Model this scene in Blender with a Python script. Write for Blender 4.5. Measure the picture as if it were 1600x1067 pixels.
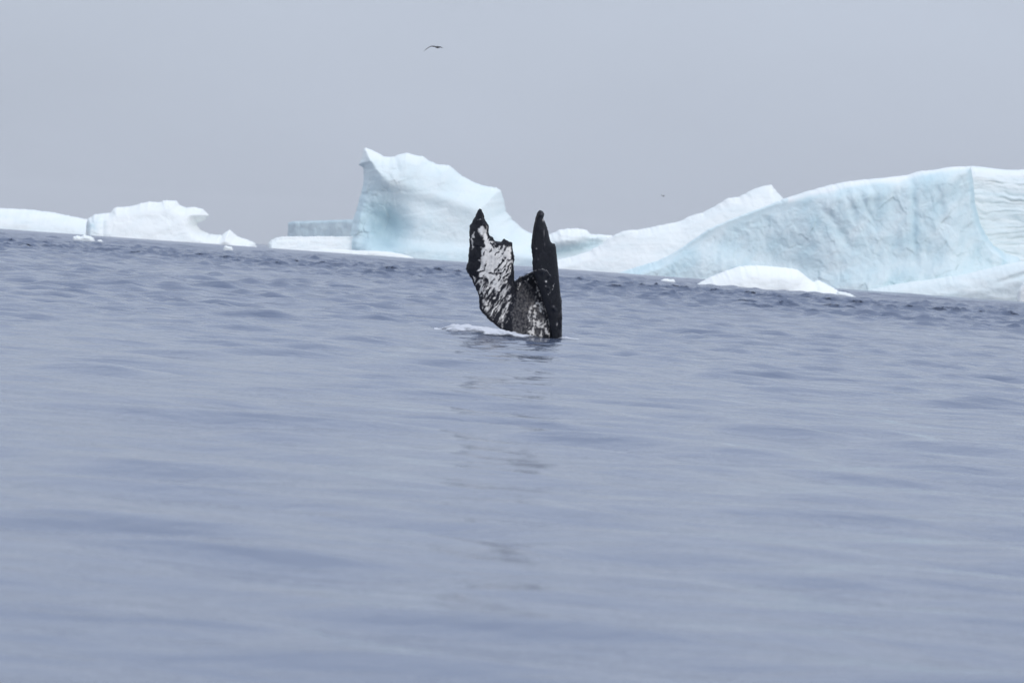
import bpy, bmesh, math, random
import numpy as np
from mathutils import Matrix, Vector

for o in list(bpy.data.objects):
    bpy.data.objects.remove(o, do_unlink=True)
scene = bpy.context.scene
COL = scene.collection
random.seed(4)

# ------------------------------------------------------------------ camera
CAM_H = 1.35                     # eye height of someone sitting in an inflatable boat
FPX = 6000.0                     # focal length in photo pixels (1600 wide) = 135 mm
ROLL = math.atan(0.0706)         # the boat rolls: horizon drops to the right
PITCH = math.atan(125.2 / FPX)
f_ = np.array([0, math.cos(PITCH), -math.sin(PITCH)])
up0 = np.array([0, math.sin(PITCH), math.cos(PITCH)])
ex = np.array([1.0, 0, 0])
r_ = math.cos(ROLL) * ex + math.sin(ROLL) * up0
u_ = math.cos(ROLL) * up0 - math.sin(ROLL) * ex
cam_d = bpy.data.cameras.new('camera')
cam = bpy.data.objects.new('camera', cam_d)
COL.objects.link(cam)
cam.matrix_world = Matrix(((r_[0], u_[0], -f_[0], 0), (r_[1], u_[1], -f_[1], 0),
                           (r_[2], u_[2], -f_[2], CAM_H), (0, 0, 0, 1)))
cam_d.sensor_width = 36.0
cam_d.lens = 135.0
cam_d.clip_start = 0.3
cam_d.clip_end = 40000
cam_d.dof.use_dof = True
cam_d.dof.focus_distance = 71.0
cam_d.dof.aperture_fstop = 4.5
scene.camera = cam

# ------------------------------------------------------------------ sky and sun (overcast)
SUN_EL, SUN_AZ = math.radians(30), math.radians(145)   # azimuth clockwise from +Y: behind camera, to the right
world = bpy.data.worlds.new('World')
scene.world = world
world.use_nodes = True
nt = world.node_tree
nt.nodes.clear()
N = nt.nodes.new
L = nt.links.new
out = N('ShaderNodeOutputWorld')
bg_clear = N('ShaderNodeBackground')
bg_cloud = N('ShaderNodeBackground')
sky = N('ShaderNodeTexSky')
sky.sky_type = 'NISHITA'
sky.sun_disc = False
sky.sun_elevation = SUN_EL
sky.sun_rotation = SUN_AZ
sky.air_density = 1.0
sky.dust_density = 4.0
L(sky.outputs[0], bg_clear.inputs[0])
bg_clear.inputs[1].default_value = 0.09
# the cloud deck: a plain overcast sky, zenith about 2.5 times the horizon, faint mottling
tc = N('ShaderNodeTexCoord')
sep = N('ShaderNodeSeparateXYZ')
L(tc.outputs['Generated'], sep.inputs[0])
mx = N('ShaderNodeMath'); mx.operation = 'MAXIMUM'; mx.inputs[1].default_value = 0.0
L(sep.outputs[2], mx.inputs[0])
ma = N('ShaderNodeMath'); ma.operation = 'MULTIPLY_ADD'; ma.inputs[1].default_value = 1.75; ma.inputs[2].default_value = 1.0
L(mx.outputs[0], ma.inputs[0])
nz = N('ShaderNodeTexNoise'); nz.inputs['Scale'].default_value = 5.0; nz.inputs['Detail'].default_value = 5.0
mp = N('ShaderNodeMapping'); mp.inputs['Scale'].default_value = (1, 1, 2.5)
L(tc.outputs['Generated'], mp.inputs[0]); L(mp.outputs[0], nz.inputs[0])
mr = N('ShaderNodeMapRange'); mr.inputs[1].default_value = 0.3; mr.inputs[2].default_value = 0.7
mr.inputs[3].default_value = 0.95; mr.inputs[4].default_value = 1.05
L(nz.outputs[0], mr.inputs[0])
mm = N('ShaderNodeMath'); mm.operation = 'MULTIPLY'
L(ma.outputs[0], mm.inputs[0]); L(mr.outputs[0], mm.inputs[1])
bg_cloud.inputs[0].default_value = (0.490, 0.545, 0.648, 1)
L(mm.outputs[0], bg_cloud.inputs[1])
mixw = N('ShaderNodeMixShader'); mixw.inputs[0].default_value = 0.9
L(bg_clear.outputs[0], mixw.inputs[1]); L(bg_cloud.outputs[0], mixw.inputs[2])
L(mixw.outputs[0], out.inputs[0])

sun_d = bpy.data.lights.new('sun', 'SUN')
sun_d.energy = 0.8
sun_d.angle = math.radians(18)
sun_d.color = (1.0, 0.965, 0.92)
sun = bpy.data.objects.new('sun', sun_d)
COL.objects.link(sun)
sdir = Vector((math.sin(SUN_AZ) * math.cos(SUN_EL), math.cos(SUN_AZ) * math.cos(SUN_EL), math.sin(SUN_EL)))
sun.rotation_euler = sdir.to_track_quat('Z', 'Y').to_euler()
sun.location = (0, 0, 120)

vs = scene.view_settings
vs.view_transform = 'Standard'
vs.look = 'None'
vs.exposure = 0.0
vs.gamma = 1.0

# ------------------------------------------------------------------ helpers
def horizon(x):
    return 351.0 + 0.0706 * x

def unproject(X, Y, dist):
    """photo pixel -> world point on the vertical plane y = dist"""
    X = np.asarray(X, float); Y = np.asarray(Y, float)
    d = (f_[None, :] * FPX + r_[None, :] * (X.ravel() - 800)[:, None] - u_[None, :] * (Y.ravel() - 533.5)[:, None])
    t = dist / d[:, 1]
    p = d * t[:, None]
    p[:, 2] += CAM_H
    return p

def project(P):
    q = P - np.array([0, 0, CAM_H])
    z = q @ f_
    return 800 + FPX * (q @ r_) / z, 533.5 - FPX * (q @ u_) / z

_rng = np.random.RandomState(11)
PERM = np.concatenate([_rng.permutation(512)] * 3)
GR = _rng.normal(size=(512, 3)); GR /= np.linalg.norm(GR, axis=1)[:, None]

def perlin(x, y, z=0.0):
    x, y, z = np.broadcast_arrays(np.asarray(x, float), np.asarray(y, float), np.asarray(z, float))
    xi, yi, zi = np.floor(x).astype(int), np.floor(y).astype(int), np.floor(z).astype(int)
    xf, yf, zf = x - xi, y - yi, z - zi
    s = lambda t: t * t * t * (t * (t * 6 - 15) + 10)
    u, v, w = s(xf), s(yf), s(zf)
    tot = 0
    for a in (0, 1):
        for b in (0, 1):
            for c in (0, 1):
                h = PERM[PERM[PERM[(xi + a) & 511] + ((yi + b) & 511)] + ((zi + c) & 511)]
                g = GR[h]
                d = g[..., 0] * (xf - a) + g[..., 1] * (yf - b) + g[..., 2] * (zf - c)
                tot = tot + d * (u if a else 1 - u) * (v if b else 1 - v) * (w if c else 1 - w)
    return tot * 1.5

def fbm(x, y, z=0.0, o=4, gain=0.5):
    t, a, f = 0, 1.0, 1.0
    for i in range(o):
        t = t + a * perlin(x * f + 17.3 * i, y * f + 5.1 * i, np.asarray(z) * f)
        a *= gain; f *= 2.03
    return t

def ridged(x, y, o=4):
    t, a, f = 0, 1.0, 1.0
    for i in range(o):
        t = t + a * (1 - 2 * np.abs(perlin(x * f + 9.7 * i, y * f + 3.3 * i, 0.5)))
        a *= 0.5; f *= 2.1
    return t

def facets(X, Y, size, seed):
    """tilted fracture planes: each cell of a jittered grid leans its own way"""
    rs = np.random.RandomState(seed)
    tab = rs.rand(64, 64, 4)
    gx, gy = X / size, Y / size
    ix, iy = np.floor(gx).astype(int), np.floor(gy).astype(int)
    best = np.full(X.shape, 1e9); out = np.zeros(X.shape)
    for a in (-1, 0, 1):
        for b in (-1, 0, 1):
            t = tab[(ix + a) & 63, (iy + b) & 63]
            cx, cy = ix + a + t[..., 0], iy + b + t[..., 1]
            d = (gx - cx) ** 2 + (gy - cy) ** 2
            m = d < best
            best = np.where(m, d, best)
            out = np.where(m, ((gx - cx) * (t[..., 2] - 0.5) + (gy - cy) * (t[..., 3] - 0.5)) * 2 * size, out)
    return out

def sstep(a, b, x):
    t = np.clip((np.asarray(x, float) - a) / (b - a), 0, 1)
    return t * t * (3 - 2 * t)

def seg_dist(X, Y, poly, closed=True):
    """distance and nearest point on a polyline"""
    best = np.full(X.shape, 1e18); bx = np.zeros_like(X); by = np.zeros_like(X)
    n = len(poly)
    for i in range(n if closed else n - 1):
        x0, y0 = poly[i]; x1, y1 = poly[(i + 1) % n]
        dx, dy = x1 - x0, y1 - y0
        t = np.clip(((X - x0) * dx + (Y - y0) * dy) / (dx * dx + dy * dy + 1e-12), 0, 1)
        qx, qy = x0 + t * dx, y0 + t * dy
        d = (X - qx) ** 2 + (Y - qy) ** 2
        m = d < best
        best[m] = d[m]; bx[m] = qx[m]; by[m] = qy[m]
    return np.sqrt(best), bx, by

def inside(X, Y, poly):
    c = np.zeros(X.shape, bool)
    n = len(poly)
    for i in range(n):
        x0, y0 = poly[i]; x1, y1 = poly[(i + 1) % n]
        if y0 == y1:
            continue
        c ^= ((y0 > Y) != (y1 > Y)) & (X < (x1 - x0) * (Y - y0) / (y1 - y0) + x0)
    return c

def soft_poly(X, Y, poly, w):
    d, _, _ = seg_dist(X, Y, poly)
    s = np.where(inside(X, Y, poly), d, -d)
    return sstep(-w, w, s)

def roughen(poly, step, amp, seed, ymax=None):
    """resample an outline and give it small irregularities"""
    rs = np.random.RandomState(seed)
    o = []
    n = len(poly)
    for i in range(n):
        a = np.array(poly[i], float); b = np.array(poly[(i + 1) % n], float)
        k = max(1, int(np.linalg.norm(b - a) / step))
        for j in range(k):
            p = a + (b - a) * j / k
            if ymax is None or p[1] < ymax(p[0]):
                p = p + rs.normal(size=2) * amp
            o.append((p[0], p[1]))
    return o

def inflate(poly, cell, front, back, dist, scale, sunk=None):
    """Closed solid whose outline (photo pixels on plane y=dist) is poly; front/back give the bulge in pixels."""
    P = np.array(poly)
    xs = np.arange(P[:, 0].min() - cell, P[:, 0].max() + 2 * cell, cell)
    ys = np.arange(P[:, 1].min() - cell, P[:, 1].max() + 2 * cell, cell)
    GX, GY = np.meshgrid(xs, ys)
    ny, nx = GX.shape
    cx = (GX[:-1, :-1] + GX[1:, 1:]) / 2; cy = (GY[:-1, :-1] + GY[1:, 1:]) / 2
    keep = inside(cx, cy, poly)
    idx = np.arange(ny * nx).reshape(ny, nx)
    q = np.stack([idx[:-1, :-1], idx[1:, :-1], idx[1:, 1:], idx[:-1, 1:]], -1)[keep]
    cnt = np.bincount(q.ravel(), minlength=ny * nx)
    used = cnt > 0
    rim = used & (cnt < 4)
    X, Y = GX.ravel().copy(), GY.ravel().copy()
    d, bx, by = seg_dist(X, Y, poly)
    X[rim], Y[rim] = bx[rim], by[rim]
    D = d.copy()
    if sunk is not None:                    # the bulge is measured from the outline above water only
        n_ = len(poly)
        vis = [i for i in range(n_) if not (sunk(poly[i][0]) <= poly[i][1] and sunk(poly[(i + 1) % n_][0]) <= poly[(i + 1) % n_][1])]
        D = np.full(X.shape, 1e9)
        for i in vis:
            D = np.minimum(D, seg_dist(X, Y, [poly[i], poly[(i + 1) % n_]], False)[0])
    D[rim] = 0
    ui = np.where(used)[0]
    X, Y, D, rimu = X[ui], Y[ui], D[ui], rim[ui]
    remap = -np.ones(ny * nx, int); remap[ui] = np.arange(len(ui))
    q = remap[q]
    base = unproject(X, Y, dist)
    pf = front(X, Y, D); pb = back(X, Y, D)
    pf = np.where(rimu, 0, pf); pb = np.where(rimu, 0, pb)
    vf = base.copy(); vf[:, 1] -= pf * scale
    nb = ~rimu
    bi = np.where(nb)[0]
    vb = base[bi].copy(); vb[:, 1] += np.maximum(pb[bi], 0.15) * scale
    m2 = np.arange(len(ui)); m2[bi] = len(ui) + np.arange(len(bi))
    V = np.concatenate([vf, vb]); F = np.concatenate([q, m2[q][:, ::-1]])
    XY = np.concatenate([np.stack([X, Y], 1), np.stack([X[bi], Y[bi]], 1)])
    isfront = np.concatenate([np.ones(len(ui), bool), np.zeros(len(bi), bool)])
    return V, F, XY, isfront

def mesh_obj(name, V, F, mat, attrs=None, smooth=True, parent=None, origin=None):
    V = np.asarray(V, float)
    if origin is not None:
        V = V - np.asarray(origin)[None, :]
    me = bpy.data.meshes.new(name)
    F = np.asarray(F)
    k = F.shape[1]
    me.vertices.add(len(V)); me.vertices.foreach_set('co', V.astype(np.float32).ravel())
    me.loops.add(F.size); me.loops.foreach_set('vertex_index', F.astype(np.int32).ravel())
    me.polygons.add(len(F)); me.polygons.foreach_set('loop_start', np.arange(0, F.size, k, dtype=np.int32))
    me.update(calc_edges=True)
    me.validate()
    if smooth:
        me.polygons.foreach_set('use_smooth', np.ones(len(me.polygons), bool))
    for nme, a in (attrs or {}).items():
        at = me.attributes.new(nme, 'FLOAT', 'POINT')
        at.data.foreach_set('value', np.asarray(a, np.float32))
    me.materials.append(mat)
    o = bpy.data.objects.new(name, me)
    COL.objects.link(o)
    if parent is not None:
        o.parent = parent
    elif origin is not None:
        o.location = origin
    return o

def tag(o, label=None, cat=None, group=None, kind=None):
    if label: o['label'] = label
    if cat: o['category'] = cat
    if group: o['group'] = group
    if kind: o['kind'] = kind
    return o

def empty(name, loc):
    o = bpy.data.objects.new(name, None)
    COL.objects.link(o)
    o.location = loc
    return o

# ------------------------------------------------------------------ materials
def new_mat(name):
    m = bpy.data.materials.new(name)
    m.use_nodes = True
    t = m.node_tree
    b = t.nodes['Principled BSDF']
    return m, t, b, t.nodes['Material Output']

def ramp(t, stops):
    r = t.nodes.new('ShaderNodeValToRGB')
    e = r.color_ramp.elements
    while len(e) < len(stops):
        e.new(0.5)
    for k, (p, c) in enumerate(stops):
        e[k].position = p; e[k].color = (*c, 1)
    return r

def ice_material(name, bump_scale, bump_dist, tint=1.0):
    m, t, b, o = new_mat(name)
    n, l = t.nodes.new, t.links.new
    at = n('ShaderNodeAttribute'); at.attribute_name = 'ice'
    tc = n('ShaderNodeTexCoord')
    nz = n('ShaderNodeTexNoise'); nz.inputs['Scale'].default_value = bump_scale * 0.35
    nz.inputs['Detail'].default_value = 6
    l(tc.outputs['Object'], nz.inputs[0])
    ad = n('ShaderNodeMath'); ad.operation = 'MULTIPLY_ADD'; ad.inputs[1].default_value = 0.22; 
    l(nz.outputs[0], ad.inputs[0])
    sb = n('ShaderNodeMath'); sb.operation = 'SUBTRACT'; sb.inputs[1].default_value = 0.11
    l(at.outputs['Fac'], sb.inputs[0]); l(sb.outputs[0], ad.inputs[2])
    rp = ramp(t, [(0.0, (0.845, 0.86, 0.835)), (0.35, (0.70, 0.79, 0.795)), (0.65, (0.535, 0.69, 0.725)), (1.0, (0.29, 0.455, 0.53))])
    l(ad.outputs[0], rp.inputs[0])
    l(rp.outputs[0], b.inputs['Base Color'])
    rr = n('ShaderNodeMapRange'); rr.inputs[3].default_value = 0.85; rr.inputs[4].default_value = 0.35
    l(at.outputs['Fac'], rr.inputs[0]); l(rr.outputs[0], b.inputs['Roughness'])
    b.inputs['Specular IOR Level'].default_value = 0.3
    n2 = n('ShaderNodeTexNoise'); n2.inputs['Scale'].default_value = bump_scale; n2.inputs['Detail'].default_value = 7
    n2.inputs['Roughness'].default_value = 0.6
    l(tc.outputs['Object'], n2.inputs[0])
    bp = n('ShaderNodeBump'); bp.inputs['Strength'].default_value = 0.45; bp.inputs['Distance'].default_value = bump_dist
    l(n2.outputs[0], bp.inputs['Height']); l(bp.outputs[0], b.inputs['Normal'])
    return m

M_BERG = ice_material('glacier_ice', 0.5, 0.6)
M_FLOE = ice_material('floe_ice', 1.2, 0.12)

# sea water
M_SEA, t, b, o = new_mat('sea_water')
n, l = t.nodes.new, t.links.new
b.inputs['Base Color'].default_value = (0.098, 0.126, 0.192, 1)
at = n('ShaderNodeAttribute'); at.attribute_name = 'chop'      # ripples too small to model roughen the open water
mr_ = n('ShaderNodeMapRange'); mr_.inputs[3].default_value = 0.09; mr_.inputs[4].default_value = 0.24
l(at.outputs['Fac'], mr_.inputs[0]); l(mr_.outputs[0], b.inputs['Roughness'])
b.inputs['IOR'].default_value = 1.333
tc = n('ShaderNodeTexCoord')
n1 = n('ShaderNodeTexNoise'); n1.inputs['Scale'].default_value = 3.2; n1.inputs['Detail'].default_value = 4
n1.inputs['Roughness'].default_value = 0.55; n1.inputs['Distortion'].default_value = 0.4
mpn = n('ShaderNodeMapping'); mpn.inputs['Rotation'].default_value = (0, 0, 0.35); mpn.inputs['Scale'].default_value = (0.55, 1.0, 1.0)
l(tc.outputs['Object'], mpn.inputs[0]); l(mpn.outputs[0], n1.inputs[0])
bp = n('ShaderNodeBump'); bp.inputs['Strength'].default_value = 1.0; bp.inputs['Distance'].default_value = 0.028
l(n1.outputs[0], bp.inputs['Height']); l(bp.outputs[0], b.inputs['Normal'])

# whale skin
M_WHALE, t, b, o = new_mat('whale_skin')
n, l = t.nodes.new, t.links.new
at = n('ShaderNodeAttribute'); at.attribute_name = 'white'
rp = ramp(t, [(0.0, (0.003, 0.004, 0.008)), (0.3, (0.022, 0.022, 0.028)), (0.6, (0.24, 0.23, 0.225)), (1.0, (0.80, 0.77, 0.73))])
l(at.outputs['Fac'], rp.inputs[0]); l(rp.outputs[0], b.inputs['Base Color'])
b.inputs['Roughness'].default_value = 0.2
b.inputs['Specular IOR Level'].default_value = 0.15
tc = n('ShaderNodeTexCoord')
n1 = n('ShaderNodeTexNoise'); n1.inputs['Scale'].default_value = 28; n1.inputs['Detail'].default_value = 5
l(tc.outputs['Object'], n1.inputs[0])
bp = n('ShaderNodeBump'); bp.inputs['Distance'].default_value = 0.010
sc_ = n('ShaderNodeAttribute'); sc_.attribute_name = 'scar'       # scarred underside rough, back smooth and wet
ms = n('ShaderNodeMapRange'); ms.inputs[3].default_value = 0.08; ms.inputs[4].default_value = 0.5
l(sc_.outputs['Fac'], ms.inputs[0]); l(ms.outputs[0], bp.inputs['Strength'])
l(n1.outputs[0], bp.inputs['Height']); l(bp.outputs[0], b.inputs['Normal'])

# foam: bubbles cover the water more or less densely
M_FOAM, t, b, o = new_mat('sea_foam')
n, l = t.nodes.new, t.links.new
b.inputs['Base Color'].default_value = (0.70, 0.71, 0.75, 1)
b.inputs['Roughness'].default_value = 0.6
at = n('ShaderNodeAttribute'); at.attribute_name = 'cover'
tc = n('ShaderNodeTexCoord')
n1 = n('ShaderNodeTexNoise'); n1.inputs['Scale'].default_value = 5.0; n1.inputs['Detail'].default_value = 8; n1.inputs['Roughness'].default_value = 0.7
l(tc.outputs['Object'], n1.inputs[0])
ad = n('ShaderNodeMath'); ad.operation = 'ADD'
l(at.outputs['Fac'], ad.inputs[0]); l(n1.outputs[0], ad.inputs[1])
mr_ = n('ShaderNodeMapRange'); mr_.interpolation_type = 'SMOOTHSTEP'
mr_.inputs[1].default_value = 0.52; mr_.inputs[2].default_value = 0.98; mr_.inputs[3].default_value = 0.0; mr_.inputs[4].default_value = 0.78
l(ad.outputs[0], mr_.inputs[0]); l(mr_.outputs[0], b.inputs['Alpha'])

# feathers
M_BIRD, t, b, o = new_mat('dark_plumage')
n, l = t.nodes.new, t.links.new
tc = n('ShaderNodeTexCoord')
n1 = n('ShaderNodeTexNoise'); n1.inputs['Scale'].default_value = 9
l(tc.outputs['Object'], n1.inputs[0])
rp = ramp(t, [(0.3, (0.012, 0.013, 0.018)), (0.7, (0.035, 0.034, 0.036))])
l(n1.outputs[0], rp.inputs[0]); l(rp.outputs[0], b.inputs['Base Color'])
b.inputs['Roughness'].default_value = 0.8

# ------------------------------------------------------------------ the sea
wr = np.random.RandomState(7)
WAVES = []
NW = 130
WIND = math.radians(-100)                       # travel direction, roughly towards the boat
for i in range(NW):
    lam = 0.32 * (22.0 / 0.32) ** ((i + wr.rand() * 0.9) / NW)
    spread = 0.62 if lam < 3 else 0.5
    th = WIND + wr.normal() * spread
    k = 2 * math.pi / lam
    sl = 0.033 * math.exp(-((math.log(lam / 1.0)) / 1.0) ** 2) + 0.003
    if lam > 7: sl *= 0.45
    WAVES.append((lam, k * math.cos(th), k * math.sin(th), sl / k, wr.rand() * 6.283, math.cos(th), math.sin(th)))
WHALE_D = 69.5
wb = unproject([790], [horizon(790) + CAM_H * FPX / WHALE_D], WHALE_D)[0]

def sea_disp(x, y, res):
    z = np.zeros_like(x); dx = np.zeros_like(x); dy = np.zeros_like(x)
    far = sstep(260, 620, np.hypot(x, y))
    near = 1 - sstep(25, 65, np.hypot(x, y))
    for lam, kx, ky, a, ph, c, s in WAVES:
        w = np.clip((lam / res - 2.2) / 1.0, 0, 1)
        if not np.any(w > 0):
            continue
        if lam > 2.8:                      # the open water beyond carries longer, steeper seas
            w = w * (1 + 1.6 * far)
        if 1.1 < lam < 4.5:                # round the boat only smooth low ripples run
            w = w * (1 + 0.6 * near)
        elif lam < 0.8:
            w = w * (1 - 0.45 * near)
        p = kx * x + ky * y + ph
        z += w * a * np.cos(p)
        q = w * a * 1.25 * np.sin(p)
        dx -= q * c; dy -= q * s
    # patchiness: gusts roughen some stretches of water, others stay slick
    g = 0.85 + 0.55 * perlin(x / 26.0, y / 40.0, 3.3)
    g = np.clip(g, 0.45, 1.4) * (0.40 + 1.1 * sstep(34, 95, np.hypot(x, y)) + 1.7 * sstep(85, 260, np.hypot(x, y)))   # calmer near the boat, choppy further out
    g = g * (1 - 0.75 * np.exp(-((x - wb[0]) / 2.6) ** 2 - ((y - wb[1] + 1.5) / 4.0) ** 2))   # the tail's slick
    z *= g; dx *= g; dy *= g
    # water heaped up round the sinking tail
    z += 0.09 * np.exp(-(((x - wb[0] + 0.55) / 0.55) ** 2 + ((y - wb[1] + 1.4) / 1.0) ** 2))
    return dx, dy, z

def build_sea():
    r = [2.5]
    while r[-1] < 7800:
        d = r[-1]
        if d < 130: s = max(0.0026 * d, 0.045)
        elif d < 300: s = 0.338
        else: s = min(0.338 * (d / 300) ** 2.2, 160)
        r.append(d + s)
    r = np.array(r)
    fine = np.arange(-9.5, 9.5001, 0.045)
    rest = []
    a, st = 9.5, 0.045
    while a < 180:
        st = min(st * 1.35, 6.0); a += st
        rest.append(a)
    rest = [v for v in rest if v < 179]
    ang = np.radians(np.concatenate([-np.array(rest[::-1]), fine, np.array(rest)]))
    dth = np.gradient(ang)
    R, A = np.meshgrid(r, ang, indexing='ij')
    X, Y = R * np.sin(A), R * np.cos(A)
    dr = np.gradient(r)
    res = np.maximum(dr[:, None] * np.ones_like(A), R * dth[None, :])
    nr, na = R.shape
    Z = np.zeros_like(X); DX = np.zeros_like(X); DY = np.zeros_like(X)
    for k in range(0, nr, 64):
        sl = slice(k, k + 64)
        DX[sl], DY[sl], Z[sl] = sea_disp(X[sl], Y[sl], res[sl])
    V = np.stack([X + DX, Y + DY, Z], -1).reshape(-1, 3)
    idx = np.arange(nr * na).reshape(nr, na)
    F = np.stack([idx[:-1, :-1], idx[:-1, 1:], idx[1:, 1:], idx[1:, :-1]], -1).reshape(-1, 4)[:, ::-1]
    # close the seam behind the camera and the small disc under it
    seam = np.stack([idx[:-1, -1], idx[:-1, 0], idx[1:, 0], idx[1:, -1]], -1)[:, ::-1]
    F = np.concatenate([F, seam])
    o = mesh_obj('sea', V, F, M_SEA, {'chop': sstep(120, 650, R.ravel())})
    tag(o, kind='structure')
    return o
build_sea()

# ------------------------------------------------------------------ ice
def rnd(D, T, w, p=2.0):
    q = 1 - np.clip(D / w, 0, 1)
    return T * (1 - q ** p) ** (1 / p)

def berg_part(name, poly, dist, cell, front, mat, ice, parent=None, back=None, rough=0.35, seed=1, step=3.0):
    sc = dist / FPX
    hz = lambda x: horizon(x) + CAM_H * FPX / dist - 1
    poly = roughen(poly, step, rough, seed, hz)
    bk = back or (lambda X, Y, D: rnd(D, 70, 45) + 6 * fbm(X / 40, Y / 40, 7.7))
    V, F, XY, fr = inflate(poly, cell, front, bk, dist, sc, lambda x: hz(x) + 4)
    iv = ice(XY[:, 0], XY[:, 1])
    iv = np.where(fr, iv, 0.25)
    if parent is None:
        x = float(V[:, 0].mean())
        org = (x, dist, 0.0)
        return mesh_obj(name, V, F, mat, {'ice': iv}, origin=org)
    return mesh_obj(name, V, F, mat, {'ice': iv}, parent=parent, origin=np.array(parent.location))

def wl(x, dist, extra=30):      # a pixel row safely below the waterline
    return horizon(x) + CAM_H * FPX / dist + extra

# --- low white dome at the left edge
D1 = 1330
poly = [(-120, 331), (-60, 327), (0, 325.4), (36, 326.8), (77, 331), (104, 336.4), (135, 343), (160, 350), (180, 362), (180, wl(180, D1)), (-120, wl(-120, D1))]
ob = berg_part('iceberg', poly, D1, 1.6,
    lambda X, Y, D: rnd(D, 70, 60) + 2.5 * perlin(X / 45, Y / 16, 1.0) * sstep(0, 14, D) + 0.5 * fbm(X / 9, Y / 6, 2.0) * sstep(0, 6, D), M_BERG,
    lambda X, Y: 0.12 + 0.10 * fbm(X / 40, Y / 9, 4.0) + 0.12 * sstep(350, 362, Y - 0.07 * X))
tag(ob, 'low smooth white ice dome running into the sculpted snow-white iceberg with a beak', 'iceberg')

# --- sculpted white berg with a beak
D2 = 1290
poly = [(134.8, 353), (137.5, 342), (148.5, 335), (172, 332.8), (180, 324), (203.5, 322.6), (220, 318), (233.8, 315.2), (253, 316.3), (254.4, 313), (276.4, 313.6),
        (280.5, 321.3), (291.5, 324), (305.3, 324), (319, 328), (327.3, 337.2), (320.4, 343.8), (309.4, 348.8), (306.7, 352), (313.5, 359.8), (327.3, 365.8),
        (346.5, 367.5), (352, 363), (358.9, 358.4), (371.3, 369.4), (387.8, 374.9), (398.8, 380), (404, 390), (404, wl(404, D2)), (134, wl(134, D2))]
def fr2(X, Y, D):
    p = rnd(D, 30, 22) + 0.75 * np.clip(Y - 318, 0, 60) * sstep(0, 14, D)
    p = p + 3 * perlin(X / 34, Y / 22, 3.0) * sstep(0, 10, D) + 0.5 * ridged(X / 24, Y / 15, 3) * sstep(0, 8, D) + 0.10 * facets(X * 0.7, Y, 14, 8) * sstep(0, 8, D)
    crack = np.exp(-((X - 166 - (Y - 345) * 0.05) / 4.0) ** 2)
    p = p - 4 * crack * sstep(0, 10, D)
    ch = sstep(280, 292, X) * sstep(318, 324, Y) * (1 - sstep(326, 334, Y)) * (1 - sstep(300, 312, X))
    return np.maximum(p - 4 * ch, 0.3)
def ic2(X, Y):
    c = np.exp(-(((X - 151) / 16) ** 2 + ((Y - 352) / 15) ** 2))
    return 0.02 + 0.5 * c * (0.7 + 0.6 * fbm(X / 6, Y / 7, 1.3)) + 0.05 * fbm(X / 25, Y / 10, 2.2) + 0.1 * np.exp(-((X - 289) / 7) ** 2 - ((Y - 327) / 5) ** 2)
ob = berg_part('iceberg', poly, D2, 1.1, fr2, M_BERG, ic2, seed=2, rough=0.3)
tag(ob, 'snow-white sculpted iceberg with an overhanging beak and a small pointed toe', 'iceberg')

# --- central berg
D3 = 1250
E3 = empty('iceberg', tuple(unproject([670], [wl(670, D3, 0)], D3)[0] * np.array([1, 1, 0])))
poly = [(568.5, 232), (571.8, 231.5), (585, 236), (598.8, 244.4), (609.8, 245.8), (623.5, 242.5), (634.5, 238.9), (648.3, 242.5), (659.3, 244.4), (673, 252.6),
        (684, 256.8), (700.5, 258), (708.8, 263.6), (719.8, 273.8), (739, 284.3), (758.3, 291), (774.8, 293), (783, 298), (787, 311.8), (791.3, 331), (802.3, 345),
        (817, 358), (832, 366), (850, 373), (870, 382), (885, 396), (890, 412), (890, wl(890, D3)), (543, wl(543, D3)), (545, 386), (548, 364), (552, 342), (557.5, 325.5), (559, 320), (563, 306), (567, 292),
        (568.5, 279), (567, 262), (560, 258), (565.8, 246)]
def fr3(X, Y, D):
    p = rnd(D, 62, 48) + 0.42 * np.clip(Y - 300, 0, 140) * sstep(0, 40, D)
    # right-hand snow shoulder rounding off, left-hand side cut back into a hollow
    hol = np.exp(-(((X - 603 - (Y - 345) * 0.10) / 30) ** 2) - np.where(Y < 355, ((Y - 355) / 42) ** 2, ((Y - 355) / 34) ** 2))
    p = p - 50 * hol
    but = np.exp(-((X - 562 - (Y - 350) * -0.18) / 9) ** 2) * sstep(300, 345, Y)
    p = p + 12 * but * sstep(0, 10, D)
    # soft brow above the hollow
    p = p + 8 * np.exp(-((Y - (285 + 0.28 * (X - 600))) / 14) ** 2) * sstep(575, 620, X) * (1 - sstep(700, 780, X))
    foot = sstep(372, 392, Y - 0.07 * (X - 640))
    p = p + 10 * foot
    p = p + 5 * perlin(X / 70, Y / 45, 5.0) * sstep(0, 16, D) + 0.7 * fbm(X / 18, Y / 12, 6.0) * sstep(0, 8, D)
    lw = (1 - sstep(600, 650, X))
    p = p + (0.8 * ridged(X / 13, Y / 18, 3) + 0.16 * facets(X, Y * 0.8, 16, 5)) * lw * sstep(0, 8, D) + 0.05 * facets(X * 0.6, Y, 30, 6) * sstep(0, 8, D)
    return np.maximum(p, 0.3)
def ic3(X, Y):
    hol = np.exp(-(((X - 604 - (Y - 350) * 0.22) / 44) ** 2) - np.where(Y < 355, ((Y - 355) / 46) ** 2, ((Y - 355) / 34) ** 2))  # hollow: deeper blue ice, with its shade also put into the colour
    lw = (1 - sstep(570, 625, X - (Y - 300) * 0.2))
    n = fbm(X / 30, Y / 18, 8.0)
    low = sstep(365, 400, Y - 0.07 * (X - 640)) * (1 - sstep(700, 790, X)) 
    return 0.28 + 0.46 * hol + 0.16 * lw * sstep(255, 300, Y) + 0.10 * n - 0.2 * (1 - sstep(236, 262, Y - 0.16 * np.clip(X - 650, 0, 200))) + 0.16 * low
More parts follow.
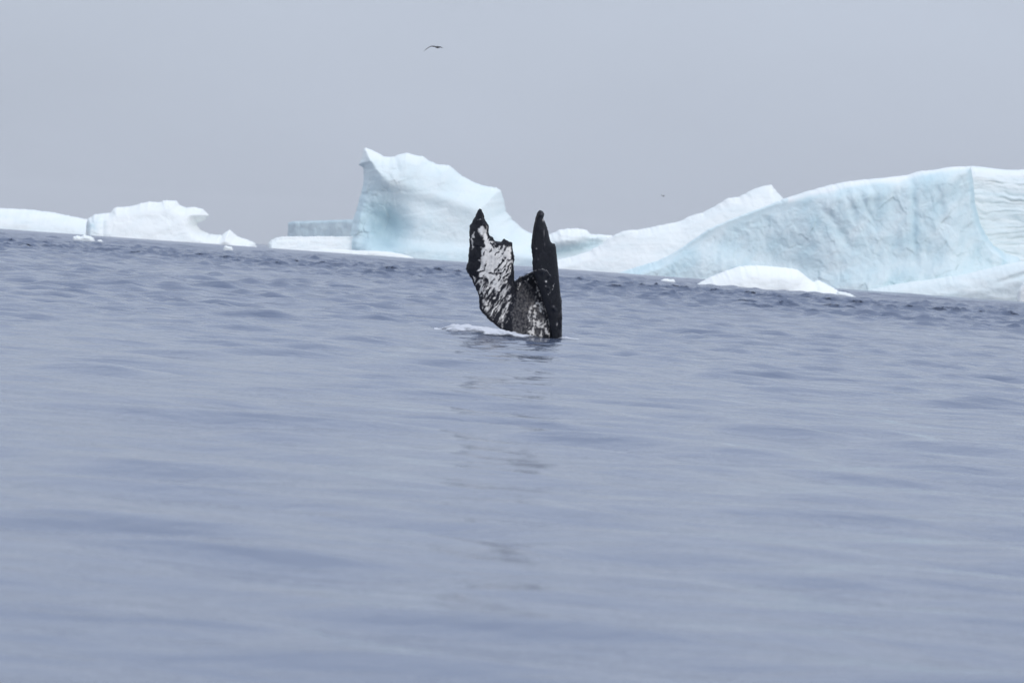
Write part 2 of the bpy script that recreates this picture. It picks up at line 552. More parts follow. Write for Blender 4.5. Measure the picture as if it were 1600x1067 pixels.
berg_part('ice_body', poly, D3, 1.3, fr3, M_BERG, ic3, parent=E3, seed=3, rough=0.35)
# ledge of snow-covered ice running out from its foot
poly = [(419, 380), (424, 375.5), (431, 371.8), (441, 369.6), (470, 369.8), (500, 369.2), (530, 369.8), (560, 369), (580, 380), (560, 391), (556, wl(556, D3 - 15)), (416, wl(416, D3 - 15))]
berg_part('ice_ledge', poly, D3 - 6, 1.1, lambda X, Y, D: rnd(D, 6, 2.5) + 0.9 * np.clip(Y - 370, 0, 40) * sstep(0, 8, D) + 1.5 * fbm(X / 20, Y / 8, 9.0) * sstep(0, 6, D), M_BERG,
          lambda X, Y: 0.05 + 0.12 * fbm(X / 22, Y / 5, 2.0), parent=E3, seed=4, rough=0.25, back=lambda X, Y, D: rnd(D, 20, 12))
poly = [(490, 391), (505, 388.5), (530, 389.5), (557, 391.2), (590, 392), (612, 394), (634, 398.4), (645, 402.2), (651, 408), (651, wl(651, D3 - 24, 16)), (470, wl(470, D3 - 24, 16)), (474, 392)]
berg_part('ice_ledge', poly, D3 - 34, 1.0, lambda X, Y, D: rnd(D, 14, 10) + 1.5 * fbm(X / 14, Y / 6, 5.0) * sstep(0, 5, D), M_BERG,
          lambda X, Y: 0.0 * X + 0.02, parent=E3, seed=5, rough=0.2, back=lambda X, Y, D: rnd(D, 14, 10))
tag(E3, 'tall pale blue iceberg with a pointed horn and dark blue hollow above a white ledge', 'iceberg')

# --- far tabular berg
D4 = 5200
poly = [(449, 372), (450, 348), (456, 346), (500, 344.6), (549, 343), (600, 341), (625, 342), (628, 356), (628, wl(628, D4, 10)), (446, wl(446, D4, 10))]
ob = berg_part('iceberg', poly, D4, 1.3,
    lambda X, Y, D: rnd(D, 20, 4) + 10 * sstep(448, 466, X) + 2.0 * fbm(X / 9, Y / 20, 1.0) * sstep(0, 3, D) - 3 * np.exp(-((X - 484) / 5) ** 2) * sstep(0, 3, D), M_BERG,
    lambda X, Y: 0.85 + 0.2 * fbm(X / 16, Y / 12, 3.0) + 0.25 * (1 - sstep(452, 466, X)), rough=0.15, seed=6, back=lambda X, Y, D: rnd(D, 120, 20))
tag(ob, 'far flat-topped grey-blue tabular iceberg fading into the haze', 'iceberg')

# --- the big right-hand berg: hump, snow slope, ice cliff, banded wall, foot
D5 = 1130
E5 = empty('iceberg', tuple(unproject([1300], [wl(1300, D5, 0)], D5)[0] * np.array([1, 1, 0])))
poly = [(838, 380), (848, 370), (860, 366), (874, 359.5), (888, 357), (906, 357.5), (916, 359.3), (924, 366.2), (945, 367), (990, 372), (1010, 385), (1010, wl(1010, 1210, 10)), (836, wl(836, 1210, 10))]
berg_part('ice_hump', poly, 1210, 1.2,
    lambda X, Y, D: np.maximum(rnd(D, 46, 36) - 22 * np.exp(-((Y - (391 - 0.18 * (X - 900))) / 11) ** 2) + 2.5 * fbm(X / 26, Y / 10, 2.0) * sstep(0, 8, D), 0.3), M_BERG,
    lambda X, Y: 0.05 + 0.48 * np.exp(-((Y - (388 - 0.22 * (X - 900))) / 11) ** 2) * (1 - sstep(925, 955, X)) + 0.06 * fbm(X / 20, Y / 9, 1.0), parent=E5, seed=7)  # blue shadow of the recess put into the ice colour
poly = [(850, 414), (875, 405.5), (900, 399.5), (919, 393.5), (936, 384), (950, 374), (961, 366.6), (974, 361), (1002.5, 358), (1027, 353), (1050, 348.6), (1062, 346), (1078.5, 338),
        (1097.5, 332), (1119, 321), (1138, 309.4), (1154.5, 308), (1176, 296.3), (1192.5, 291), (1205.6, 289), (1214, 300), (1224.6, 310.6), (1240, 325), (1250, 350),
        (1250, wl(1250, 1165)), (850, wl(850, 1165))]
berg_part('snow_slope', poly, 1165, 1.5,
    lambda X, Y, D: rnd(D, 12, 10) + 0.75 * np.clip(Y - np.interp(X, [850, 950, 1002, 1062, 1120, 1176, 1206, 1250], [412, 378, 359, 347, 322, 298, 290, 330]), 0, 140) * sstep(0, 14, D) + 3 * perlin(X / 80, Y / 30, 4.0) * sstep(0, 16, D) + 0.7 * fbm(X / 15, Y / 7, 5.0) * sstep(0, 7, D), M_BERG,
    lambda X, Y: 0.06 + 0.08 * fbm(X / 60, Y / 14, 6.0), parent=E5, seed=8)
# cliff
fold = [(1517, 259.8), (1521, 285), (1524, 319), (1532, 350), (1541, 367), (1552, 383), (1572, 396), (1590, 402)]
poly = [(962, 428), (971.6, 424.6), (993, 417.4), (1026, 408), (1050, 397), (1064, 387.8), (1088, 371), (1107, 358), (1138, 343.8), (1192.5, 323.6), (1224.6, 310.7),
        (1258.7, 299.8), (1290, 291), (1316.5, 285), (1337.5, 282), (1379.5, 278), (1416, 274), (1428, 270), (1437, 267.6), (1458, 266), (1482, 261.5)] + fold + [(1606, 420), (1610, wl(1610, D5)), (962, wl(962, D5))]
brow = [(900, 440), (1064, 392), (1107, 363), (1138, 349), (1192, 329), (1225, 317), (1259, 306), (1290, 300), (1330, 290), (1364, 285), (1400, 284), (1430, 274), (1460, 269), (1500, 263), (1540, 262)]
bx_, by_ = zip(*brow)
def under_brow(X, Y):
    return Y - np.interp(X, bx_, by_)
def fr5(X, Y, D):
    h = under_brow(X, Y)
    edge = sstep(0, 14, D)
    wx = X + 10 * fbm(X / 60, Y / 50, 3.0); wy = Y + 8 * fbm(X / 50, Y / 60, 4.0)
    rw = 3.5 + 27 * sstep(1190, 1330, X) * (1 - 0.8 * sstep(1470, 1520, X))
    p = rnd(D, 46 * rw / 34 + 3, rw) + 0.26 * np.clip(h, 0, 170) * edge
    body = edge * sstep(2, 20, h)
    # broad scallops and buttresses across the face
    p = p + body * 7 * perlin(wx / 62, wy / 95, 1.7)
    p = p + body * (1.6 * ridged(wx / 46 + wy / 120, wy / 90, 2) * sstep(1150, 1280, X) + 0.7 * ridged(wx / 21 + wy / 60, wy / 34 - wx / 90, 4) + 0.07 * facets(wx + 0.25 * wy, wy * 0.75, 30, 3) + 0.06 * facets(wx - 0.2 * wy, wy, 13, 4))
    p = p + body * 1.5 * fbm(wx / 17, wy / 22, 2.0, 4)
    # gullies
    for gx, y0, y1, w, dp, k in ((1422, 280, 418, 5.5, 6.5, 0.0), (1361, 288, 350, 7, 9, 0.05), (1318, 296, 345, 6, 7, 0.25), (1338, 300, 362, 6, 7, 0.42), (1288, 330, 385, 9, 9, 0.55), (1460, 290, 360, 9, 8, 0.1), (1500, 275, 400, 6, 6, 0.02), (1395, 300, 400, 10, 6, -0.05)):
        c = np.exp(-((X - gx - (Y - y0) * k + 3 * perlin(X / 20, Y / 15, gx)) / w) ** 2) * sstep(y0 - 8, y0 + 10, Y) * (1 - sstep(y1 - 10, y1 + 14, Y))
        p = p - 0.5 * dp * c * edge
    # scree apron at the foot
    ap = sstep(0, 40, Y - (398 + 0.055 * (X - 1250) + 16 * np.sin((X - 1180) / 60)))
    p = p + 12 * ap * edge
    return np.maximum(p, 0.3)
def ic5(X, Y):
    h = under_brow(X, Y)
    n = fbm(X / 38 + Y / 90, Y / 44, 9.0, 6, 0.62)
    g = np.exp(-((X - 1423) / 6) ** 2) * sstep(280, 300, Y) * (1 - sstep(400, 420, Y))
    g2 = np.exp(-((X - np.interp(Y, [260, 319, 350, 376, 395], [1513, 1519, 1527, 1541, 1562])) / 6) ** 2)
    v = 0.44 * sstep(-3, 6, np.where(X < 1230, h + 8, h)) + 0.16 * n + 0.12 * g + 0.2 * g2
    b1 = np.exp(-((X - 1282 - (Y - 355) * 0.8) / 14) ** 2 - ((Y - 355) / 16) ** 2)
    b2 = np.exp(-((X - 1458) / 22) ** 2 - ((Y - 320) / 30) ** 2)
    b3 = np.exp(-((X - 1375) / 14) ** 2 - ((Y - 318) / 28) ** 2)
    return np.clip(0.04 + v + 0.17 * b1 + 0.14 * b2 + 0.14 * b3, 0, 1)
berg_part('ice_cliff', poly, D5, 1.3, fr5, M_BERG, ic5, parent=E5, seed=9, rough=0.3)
# banded snow wall at the right
poly = [(1486, 290), (1500, 264), (1518.6, 259.7), (1542, 262), (1573.7, 266), (1600, 265), (1640, 268), (1690, 280), (1730, 310), (1745, 360), (1745, wl(1745, 1150)), (1486, wl(1486, 1150))]
def fr6(X, Y, D):
    e = sstep(0, 12, D)
    w = Y + 9 * perlin(X / 60, Y / 34, 1.0) + 2 * perlin(X / 14, Y / 9, 1.0) + 0.07 * (1600 - X)
    q = 0
    for c, d in ((292, 3.0), (306, 2.0), (313, 3.4), (321, 1.6), (336, 3.2), (346, 1.6), (357, 3.0), (368, 2.0), (378, 3.4), (389, 3.6), (401, 3.0)):
        q = q + d * np.clip(0.35 + 1.3 * perlin(X / 34, c * 1.37, 2.0), 0, 1.1) * np.exp(-((w - c) / 1.5) ** 2)
    return np.maximum(rnd(D, 40, 30) + 0.25 * np.clip(Y - 280, 0, 150) * e + 5 * perlin(X / 60, w / 22, 4.0) * e + 1.5 * fbm(X / 20, w / 6, 4.0) * e - 1.5 * q * e, 0.3)
berg_part('snow_wall', poly, 1150, 1.2, fr6, M_BERG, lambda X, Y: 0.13 + 0.12 * fbm(X / 60, (Y + 0.07 * (1600 - X)) / 8, 6.0) + 0.12 * sstep(288, 300, Y), parent=E5, seed=10, rough=0.25)
# foot terrace
D6 = D5 - 22
poly = [(1336, 462), (1360, 453), (1390, 445.5), (1425, 440), (1450, 437), (1508, 428), (1545, 419), (1575, 412), (1600, 408), (1660, 398), (1740, 396), (1760, 420), (1760, wl(1760, D6)), (1336, wl(1336, D6, 18))]
berg_part('ice_foot', poly, D6, 1.3,
    lambda X, Y, D: rnd(D, 30, 34, 1.7) + 2.5 * perlin(X / 40, Y / 14, 3.0) * sstep(0, 10, D) + 0.6 * fbm(X / 12, Y / 8, 3.0) * sstep(0, 6, D) - 6 * np.exp(-((Y - (440 - (X - 1560) * 0.3)) / 4) ** 2) * sstep(1540, 1580, X), M_BERG,
    lambda X, Y: 0.26 + 0.1 * fbm(X / 50, Y / 12, 8.0), parent=E5, seed=11, rough=0.3, back=lambda X, Y, D: rnd(D, 40, 30))
tag(E5, 'huge pale blue iceberg with gullied cliff face, banded wall and long snow ramp', 'iceberg')

# --- pieces of floating ice
def floe(poly, dist, label, cell, T, w, seed, ice=0.0, group=None, name='ice_floe', rough=0.25, cat='ice floe', back=None):
    ob = berg_part(name, poly, dist, cell,
        lambda X, Y, D: np.maximum(rnd(D, T, w) + T * 0.07 * fbm(X / (w * 1.5), Y / (w * 0.9), seed) * sstep(0, w * 0.4, D), 0.1), M_FLOE,
        lambda X, Y: ice + 0.05 * fbm(X / 12, Y / 6, seed), seed=seed, rough=rough, step=max(1.0, cell * 1.5),
        back=back or (lambda X, Y, D: rnd(D, T, w)))
    tag(ob, label, cat, group)
    return ob
D7 = 478
floe([(1086, 446), (1096, 440), (1107, 434.3), (1120, 428.5), (1133, 423.4), (1154.5, 416.2), (1168, 414.9), (1183, 414.6), (1211.5, 416.8), (1232, 418.6), (1245.6, 421.3), (1252, 425.5), (1259, 431.5), (1265, 436.5), (1270.6, 440.6),
      (1278.4, 437.8), (1285, 441), (1293, 444.8), (1301, 449.3), (1309, 454), (1316, 462), (1316, wl(1316, D7, 22)), (1082, wl(1082, D7, 22)), (1080, 452)], D7,
     'smooth bright white ice floe like a whaleback with a notched end before the cliff', 1.2, 60, 44, 21)
floe([(1309, 455.5), (1318, 456), (1328, 459), (1338, 464), (1342, 470), (1342, 486), (1305, 486), (1304, 462)], 425, 'small low white ice chunk trailing off the notched end of the whaleback floe', 0.8, 7, 5, 22, 0.1, name='ice_chunk', cat='ice chunk')
floe([(1590, 455), (1594, 448), (1600, 441), (1608, 446), (1613, 458), (1618, wl(1618, 1050, 8)), (1588, wl(1588, 1050, 8))], 1050, 'white block of ice lying at the foot of the banded wall', 0.9, 9, 6, 23, 0.02, name='ice_block', cat='ice block')
floe([(113.5, 373), (115, 369.5), (121, 368), (125, 369.3), (129, 368.5), (132, 366.8), (137, 368.5), (142, 369.3), (147, 373), (149, 378), (148, 394), (112, 394)], 475,
     'small bumpy white growler with three knobs afloat before the low dome', 0.7, 9, 5, 24, 0.08, name='growler', cat='growler', rough=0.3)
floe([(152, 376), (155, 374.5), (158.5, 375), (160.5, 378), (161, 393), (151, 393)], 480, 'tiny low white growler beside the bumpy three-knobbed growler', 0.5, 4, 3, 25, 0.05, name='growler', cat='growler', rough=0.15)
floe([(349, 389), (350.5, 385.2), (354, 384), (358, 385.3), (363, 386), (364, 391), (364, 407), (348, 407)], 505, 'small squarish white growler below the toe of the beaked iceberg', 0.5, 5, 3, 26, 0.03, name='growler', cat='growler', rough=0.2)
floe([(1031, 440), (1034, 437), (1039, 435.6), (1047, 436.6), (1053, 436.4), (1055, 440), (1057, 458), (1029, 458)], 465, 'small flat white growler on open water below the snow ramp', 0.6, 6, 4, 27, 0.02, name='growler', cat='growler', rough=0.2)

# ------------------------------------------------------------------ the whale's tail
ZS = 1.0 / 4.446                       # zoom picture -> photo pixels
def zp(pts):
    return [(690 + x * ZS, 310 + y * ZS) for x, y in pts]
ws = WHALE_D / FPX
left = [(265, 70), (277, 82), (290, 112), (303, 163), (322, 186), (326, 240), (338, 262), (352, 268), (366, 290), (385, 303), (415, 301), (424, 290), (436, 277), (448, 292), (470, 303), (491, 310), (498, 370), (508, 402),
        (500, 440), (504, 520), (507, 575), (522, 562), (540, 545), (575, 538), (610, 519), (640, 508), (700, 505), (770, 540), (815, 600), (832, 720), (836, 860), (832, 985), (815, 1100), (780, 1350), (560, 1350), (505, 1060), (450, 945),
        (400, 892), (340, 850), (300, 810), (265, 762), (260, 690), (240, 622), (213, 570), (186, 521), (168, 490), (178, 462), (187, 440), (190, 350), (195, 262), (188, 192), (204, 180), (216, 165), (240, 120), (254, 84)]
right = [(668, 96), (680, 84), (700, 90), (714, 108), (706, 138), (720, 165), (732, 198), (741, 226), (755, 290), (766, 309), (790, 315), (797, 352), (802, 400), (811, 480), (821, 600), (833, 720), (839, 800), (838, 985), (830, 1100), (790, 1340),
         (690, 1340), (745, 1090), (768, 985), (750, 880), (730, 800), (700, 700), (672, 610), (650, 556), (632, 500), (628, 440), (631, 420), (622, 350), (620, 338), (626, 270), (637, 200), (652, 130)]
def u2(X, Y):
    return (X - 690) / ZS, (Y - 310) / ZS
def sheetL(X, Y):
    zx, zy = u2(X, Y)
    a = np.interp(zx, [160, 300, 430, 495, 540, 620, 720, 840], [-30, 40, 75, 80, 15, -40, -80, -100])
    b = np.interp(zx, [160, 300, 500, 700, 840], [-20, 30, 30, -30, -70])
    k = sstep(560, 860, zy)
    curl = -70 * sstep(420, 80, zy) if False else -60 * (1 - sstep(80, 420, zy))     # tip bends away
    return ((a * (1 - k) + b * k) + curl) * ZS
def sheetR(X, Y):
    zx, zy = u2(X, Y)
    base = -85 + 400 * np.clip((835 - zx) / 205, -0.1, 1.2) ** 1.15 * (1 - 0.35 * sstep(500, 980, zy)) if False else None
    w = np.clip((836 - zx) / 205, 0.0, 1.2)
    return (-85 + 235 * w ** 1.1) * ZS
def solid(polyz, sheet, tk, seed, rg):
    poly = roughen(zp(polyz), 1.9, rg, seed)
    wt = 55 * ZS
    fr = lambda X, Y, D: rnd(D, tk * ZS, wt)
    V, F, XY, frn = inflate(poly, 0.9, fr, fr, WHALE_D, ws)
    V[:, 1] -= sheet(XY[:, 0], XY[:, 1]) * ws
    return V, F
V1, F1 = solid(left, sheetL, 24, 31, 0.28)
V2, F2 = solid(right, sheetR, 24, 32, 0.10)
me = bpy.data.meshes.new('tmp')
me.from_pydata(np.concatenate([V1, V2]).tolist(), [], np.concatenate([F1, F2 + len(V1)]).tolist())
tmp = bpy.data.objects.new('tmp', me); COL.objects.link(tmp)
rm = tmp.modifiers.new('r', 'REMESH'); rm.mode = 'VOXEL'; rm.voxel_size = 0.0125
dg = bpy.context.evaluated_depsgraph_get()
em = bpy.data.meshes.new_from_object(tmp.evaluated_get(dg))
nv = len(em.vertices)
co = np.zeros(nv * 3, np.float32); em.vertices.foreach_get('co', co); co = co.reshape(-1, 3).astype(float)
no = np.zeros(nv * 3, np.float32); em.vertices.foreach_get('normal', no); no = no.reshape(-1, 3).astype(float)
bpy.data.objects.remove(tmp, do_unlink=True)
PX, PY = project(co)
zx, zy = u2(PX, PY)
# which lobe: nearer than halfway between the two sheets = right lobe
yl = WHALE_D - sheetL(PX, PY) * ws; yr = WHALE_D - sheetR(PX, PY) * ws
isR = (np.abs(co[:, 1] - yr) < np.abs(co[:, 1] - yl)) & (zx > 600)
# relief: knobbly trailing edge, scars, barnacles
rel = 0.010 * fbm(co[:, 0] * 5, co[:, 2] * 4, co[:, 1] * 5, 4) + 0.008 * ridged(co[:, 0] * 6 + co[:, 2] * 2, co[:, 2] * 4 - co[:, 0] * 2, 3) * np.where(isR, 0.2, 1)
rel = np.where(isR, rel * 0.12, rel)
tipk = np.exp(-(((zx - 686) / 30) ** 2 + ((zy - 110) / 35) ** 2)) * isR
bn = np.zeros(nv)
br = np.random.RandomState(5)
for bx, bz, rr, hh in ([(686, 105, 22, 0.03), (655, 350, 9, 0.03), (670, 425, 8, 0.02), (720, 580, 12, 0.03), (742, 625, 9, 0.025), (700, 510, 16, 0.03), (745, 540, 14, 0.03), (785, 775, 12, 0.025), (800, 870, 9, 0.02), (775, 760, 9, 0.02)]):
    bn = bn + np.where(isR, 0.6 * hh * np.exp(-((zx - bx) / rr) ** 2 - ((zy - bz) / rr) ** 2), 0)
for k in range(26):
    bx, bz, rr = br.uniform(190, 760), br.uniform(120, 940), br.uniform(6, 12)
    bn = bn + np.where(~isR, 0.018 * np.exp(-((zx - bx) / rr) ** 2 - ((zy - bz) / rr) ** 2), 0)
co2 = co + no * (rel + bn)[:, None]
# skin markings
def polyz(pts, w):
    return soft_poly(zx, zy, pts, w)
wz = zx + 26 * fbm(zx / 50, zy / 60, 1.0, 5, 0.6); wy = zy + 26 * fbm(zx / 50, zy / 60, 2.0, 5, 0.6)
sx, sy = zx, zy
zx, zy = wz, wy
main = polyz([(262, 205), (292, 180), (315, 215), (325, 300), (350, 300), (395, 345), (430, 325), (478, 330), (484, 420), (478, 520), (450, 570), (420, 600), (400, 640), (325, 620), (318, 560), (262, 545), (262, 440), (282, 350), (292, 300), (270, 260)], 9)
low = polyz([(215, 540), (330, 590), (470, 560), (495, 640), (480, 760), (440, 880), (400, 890), (300, 800), (250, 680)], 14)
strip = polyz([(212, 250), (228, 240), (222, 360), (205, 365)], 6)
mid = polyz([(510, 590), (600, 560), (640, 640), (700, 760), (750, 880), (760, 965), (480, 950), (480, 800)], 14)
wedge = polyz([(655, 620), (672, 640), (735, 800), (765, 900), (760, 960), (640, 960), (580, 920), (600, 780), (640, 720)], 16)
zx, zy = sx, sy
st = ridged(zx / 34 + zy / 60, zy / 70 - zx / 80, 4)            # diagonal scratches
sp = fbm(zx / 14, zy / 18, 6.0, 4)
white = 0.10 + 0.0 * zx
grime = fbm(zx / 30 + zy / 90, zy / 80 - zx / 90, 4.0, 5, 0.6)
al, ac = 0.55 * zx - 0.83 * zy, 0.83 * zx + 0.55 * zy             # along and across the scratches
wob = 10 * fbm(zx / 40, zy / 40, 9.0)
stroke = perlin((ac + wob) / 15, al / 85, 2.0) + 0.55 * perlin((ac + wob) / 7, al / 45, 5.0)
heavy = sstep(330, 480, zx) * 0.35 + sstep(420, 640, zy) * 0.35
white = white + main * (0.88 + 0.22 * grime - 0.75 * sstep(0.40 - heavy, 0.85 - heavy, stroke + 0.35 * sp))
white = np.maximum(white, low * (0.22 + (0.62 + 0.3 * grime) * sstep(-0.3, 0.35, stroke + 0.35 * sp + 0.2 * grime)))
white = np.maximum(white, strip * 0.8)
white = np.maximum(white, mid * (0.36 + 0.12 * sp))
white = np.maximum(white, wedge * (0.30 + 0.62 * sstep(-0.2, 0.5, perlin(zx / 26, zy / 60, 5.0) + 0.7 * sp + 0.2 * grime)))
def line(pts, w):
    d, _, _ = seg_dist(zx + 5 * sp, zy + 5 * sp, pts, False)
    return 1 - sstep(w * 0.5, w * 1.4, d)
for pts, w, v in (([(515, 655), (545, 590), (590, 570), (628, 545), (660, 600), (668, 640), (705, 735), (752, 880), (768, 960)], 6, 0.8), ([(540, 550), (600, 530)], 5, 0.6), ([(245, 590), (320, 540)], 5, 0.7), ([(255, 150), (290, 140)], 7, 0.7), ([(205, 560), (240, 640), (262, 740)], 6, 0.65)):
    white = np.maximum(white, line(pts, w * (0.75 + 0.6 * sp)) * v * sstep(-0.45, 0.3, fbm(zx / 16, zy / 16, 8.0)))
for pts, w in (([(365, 510), (400, 470), (432, 430)], 5), ([(330, 520), (420, 522), (440, 490)], 4), ([(300, 500), (235, 520)], 5), ([(490, 320), (500, 420), (498, 600)], 6), ([(340, 310), (365, 345)], 4), ([(370, 390), (400, 370)], 5)):
    white = white * (1 - 0.85 * line(pts, w))
edge_d, _, _ = seg_dist(zx, zy, left[-18:] + left[:15], False)
white = white * (0.25 + 0.75 * sstep(5, 16, edge_d + 6 * sp))
wr_ = 0.02 + 0.06 * sstep(0.1, 0.6, fbm(zx / 30, zy / 60, 3.0))
for bx, bz, rx, rz, v in ((722, 578, 9, 8, 1.0), (655, 350, 7, 6, 0.7), (724, 610, 8, 6, 0.6), (800, 875, 8, 14, 0.7), (668, 425, 8, 6, 0.4), (706, 150, 8, 14, 0.8), (712, 240, 4, 40, 0.55), (716, 320, 5, 18, 0.4), (778, 750, 12, 10, 0.45), (690, 110, 14, 12, 0.4)):
    wr_ = np.maximum(wr_, v * np.exp(-((zx - bx) / rx) ** 2 - ((zy - bz) / rz) ** 2))
for pts, w, v in (([(640, 505), (700, 492), (735, 505), (752, 540)], 5, 0.65), ([(785, 590), (770, 630), (740, 668)], 5, 0.75), ([(652, 560), (668, 600)], 4, 0.6)):
    wr_ = np.maximum(wr_, line(pts, w * (0.7 + 0.5 * sp)) * v * sstep(-0.3, 0.25, fbm(zx / 11, zy / 11, 8.0)))
white = np.where(isR, wr_, white)
front = no[:, 1] < 0.25
white = np.where(isR | front, white, 0.06 + 0.05 * sp)
nf = len(em.polygons)
quads = np.zeros(len(em.loops), np.int32); em.loops.foreach_get('vertex_index', quads)
whale = mesh_obj('humpback_whale', co2, quads.reshape(-1, 4), M_WHALE, {'white': np.clip(white, 0, 1), 'scar': np.where(isR, 0.0, 1.0)}, origin=(wb[0], wb[1], 0.0))
bpy.data.meshes.remove(em)
tag(whale, 'humpback whale tail flukes sinking upright, one lobe mottled black and white, other black', 'whale')

# churned water where the tail goes under
def foam_patch(X0, X1, Y0, Y1, polyp, thr, seed, lift):
    g = 0.035
    xs = np.arange(X0, X1, g); ys = np.arange(Y0, Y1, g * 1.6)
    GX, GY = np.meshgrid(xs, ys)
    dx, dy, z = sea_disp(GX, GY, np.full(GX.shape, 0.25))
    P = np.stack([GX + dx, GY + dy, z], -1)
    m = polyp(GX, GY) + 0.45 * fbm(GX / 0.30, GY / 0.9, seed, 5)
    P[..., 2] += 0.012 + lift * np.clip(m - thr, 0, 0.6) * (0.7 + 0.8 * fbm(GX / 0.30, GY / 0.7, seed + 3, 2))
    ny, nx = GX.shape
    idx = np.arange(nx * ny).reshape(ny, nx)
    mc = (m[:-1, :-1] + m[1:, 1:]) / 2 > thr
    F = np.stack([idx[:-1, :-1], idx[:-1, 1:], idx[1:, 1:], idx[1:, :-1]], -1)[mc]
    used = np.unique(F); rmp = -np.ones(nx * ny, int); rmp[used] = np.arange(len(used))
    return P.reshape(-1, 3)[used], rmp[F], np.clip((m - thr).ravel()[used], 0, 1)
def px_x(x):
    return unproject([x], [520], WHALE_D)[0][0]
cx, cxr = px_x(752), px_x(895)
Vs, Fs, Cs, k = [], [], [], 0
for a in ((px_x(680), px_x(880), WHALE_D - 5.5, WHALE_D + 2.5, lambda x, y: 1.0 - ((x - px_x(757)) / 1.0) ** 2 - ((y - WHALE_D + 0.7) / 2.0) ** 2, 0.10, 1.0, 0.13),
          (px_x(850), px_x(925), WHALE_D - 3.5, WHALE_D + 0.5, lambda x, y: 1.0 - ((x - px_x(886)) / 0.26) ** 2 - ((y - WHALE_D + 0.6) / 0.9) ** 2, 0.40, 6.0, 0.06)):
    v, f, c = foam_patch(*a)
    Cs.append(c); Vs.append(v); Fs.append(f + k); k += len(v)
foam = mesh_obj('splash_foam', np.concatenate(Vs), np.concatenate(Fs), M_FOAM, {'cover': np.concatenate(Cs)})
tag(foam, 'pale churned foam where the whale tail goes under', 'foam', kind='stuff')

# ------------------------------------------------------------------ birds
def bird(name, px, py, dist, sc, label, wing_pts, body, group=None):
    """wing_pts: list of (x, z, chord, y) along the span, body: (length, radius, yaw)"""
    V, F = [], []
    # body of revolution along local y (head to -y end), turned by yaw
    Ln, R, yaw = body
    ns, nr = 12, 10
    prof = [(0.0, 0.02), (0.06, 0.28), (0.14, 0.5), (0.22, 0.55), (0.3, 0.75), (0.45, 1.0), (0.62, 0.9), (0.78, 0.55), (0.9, 0.32), (1.0, 0.22)]
    for tt, rr in prof:
        for j in range(nr):
            a = 2 * math.pi * j / nr
            lx, lz, ly = R * rr * math.cos(a), R * rr * math.sin(a) * (0.85 if tt < 0.85 else 0.3), (tt - 0.45) * Ln
            V.append((lx * math.cos(yaw) - ly * math.sin(yaw), lx * math.sin(yaw) + ly * math.cos(yaw), lz))
    for i in range(len(prof) - 1):
        for j in range(nr):
            F.append((i * nr + j, i * nr + (j + 1) % nr, (i + 1) * nr + (j + 1) % nr, (i + 1) * nr + j))
    for end in (0, len(prof) - 1):
        V.append(tuple(np.mean(V[end * nr:(end + 1) * nr], axis=0)))
        c = len(V) - 1
        for j in range(nr):
            F.append((end * nr + j, end * nr + (j + 1) % nr, c, c) if end else (end * nr + (j + 1) % nr, end * nr + j, c, c))
    for wp in wing_pts:
        b0 = len(V)
        for (x, z, ch, y, th) in wp:
            V += [(x, y - ch * 0.45, z), (x, y - ch * 0.15, z + th), (x, y + ch * 0.55, z - th * 0.2), (x, y - ch * 0.1, z - th)]
        for i in range(len(wp) - 1):
            a = b0 + i * 4
            for j in range(4):
                F.append((a + j, a + (j + 1) % 4, a + 4 + (j + 1) % 4, a + 4 + j))
        a = b0 + (len(wp) - 1) * 4
        F.append((a, a + 1, a + 2, a + 3)); F.append((b0 + 3, b0 + 2, b0 + 1, b0))
    loc = unproject([px], [py], dist)[0]
    me = bpy.data.meshes.new(name)
    me.from_pydata((np.array(V) * sc).tolist(), [], [tuple(dict.fromkeys(f)) for f in F])
    me.polygons.foreach_set('use_smooth', np.ones(len(me.polygons), bool))
    me.materials.append(M_BIRD)
    o = bpy.data.objects.new(name, me); COL.objects.link(o)
    o.location = loc
    tag(o, label, 'bird', group)
    return o
s = 1.12 * 240 / FPX                       # metres per pixel at 240 m
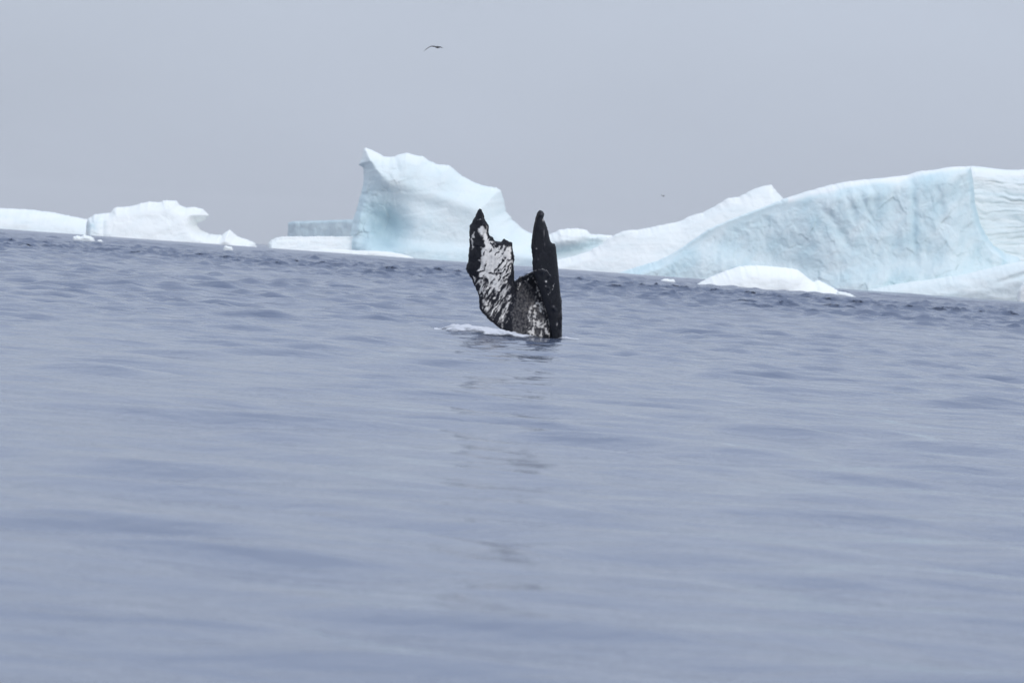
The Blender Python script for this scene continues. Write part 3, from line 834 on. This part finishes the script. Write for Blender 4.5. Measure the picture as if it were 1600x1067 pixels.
bird('seabird', 683, 74.2, 240, s,
     'dark seabird gliding on bowed wings high above the horned iceberg',
     [[(-0.5, 0.2, 5, 0, 0.9), (-4, 0.75, 5.2, -0.4, 0.75), (-8, 0.75, 5.0, -0.8, 0.65), (-11, -0.6, 4.6, -0.2, 0.6), (-13.5, -2.6, 4.0, 0.6, 0.55), (-16, -4.6, 2.8, 1.8, 0.4), (-18.6, -7.2, 0.6, 3.2, 0.12)],
      [(0.5, 0.3, 5, 0, 0.9), (2.6, 0.4, 5.2, -4, 0.75), (4.4, 0.3, 4.6, -8, 0.65), (6.2, -0.3, 3.6, -11, 0.5), (9, -1.5, 0.6, -14, 0.12)]],
     (13, 1.8, math.radians(-35)))
s2 = 620 / FPX
bird('seabird', 1036.3, 306.5, 620, s2,
     'tiny distant grey-looking seabird low over the long snow ramp',
     [[(0, 0, 2, 0, 0.5), (-2, 0.6, 1.8, 0, 0.4), (-4.2, 2.0, 0.4, 0.4, 0.1)], [(0, 0, 2, 0, 0.5), (1.6, 0.6, 1.8, -1.5, 0.4), (2.6, 1.2, 0.4, -3, 0.1)]],
     (5, 0.8, math.radians(-50)))

# ------------------------------------------------------------------ haze over the water
def haze():
    x0, x1, y0, y1, z0, z1 = -8200, 8200, -8200, 8200, -12, 95
    V = [(x, y, z) for z in (z0, z1) for y in (y0, y1) for x in (x0, x1)]
    F = [(0, 2, 3, 1), (4, 5, 7, 6), (0, 1, 5, 4), (2, 6, 7, 3), (0, 4, 6, 2), (1, 3, 7, 5)]
    m = bpy.data.materials.new('sea_haze'); m.use_nodes = True
    t = m.node_tree; t.nodes.clear()
    o = t.nodes.new('ShaderNodeOutputMaterial'); v = t.nodes.new('ShaderNodeVolumePrincipled')
    v.inputs['Color'].default_value = (0.97, 0.98, 1.0, 1)
    v.inputs['Density'].default_value = 0.000125
    v.inputs['Anisotropy'].default_value = 0.0
    t.links.new(v.outputs[0], o.inputs['Volume'])
    ob = mesh_obj('haze', V, F, m, smooth=False)
    tag(ob, 'thin grey sea haze softening the distant ice', 'haze', kind='stuff')
haze()
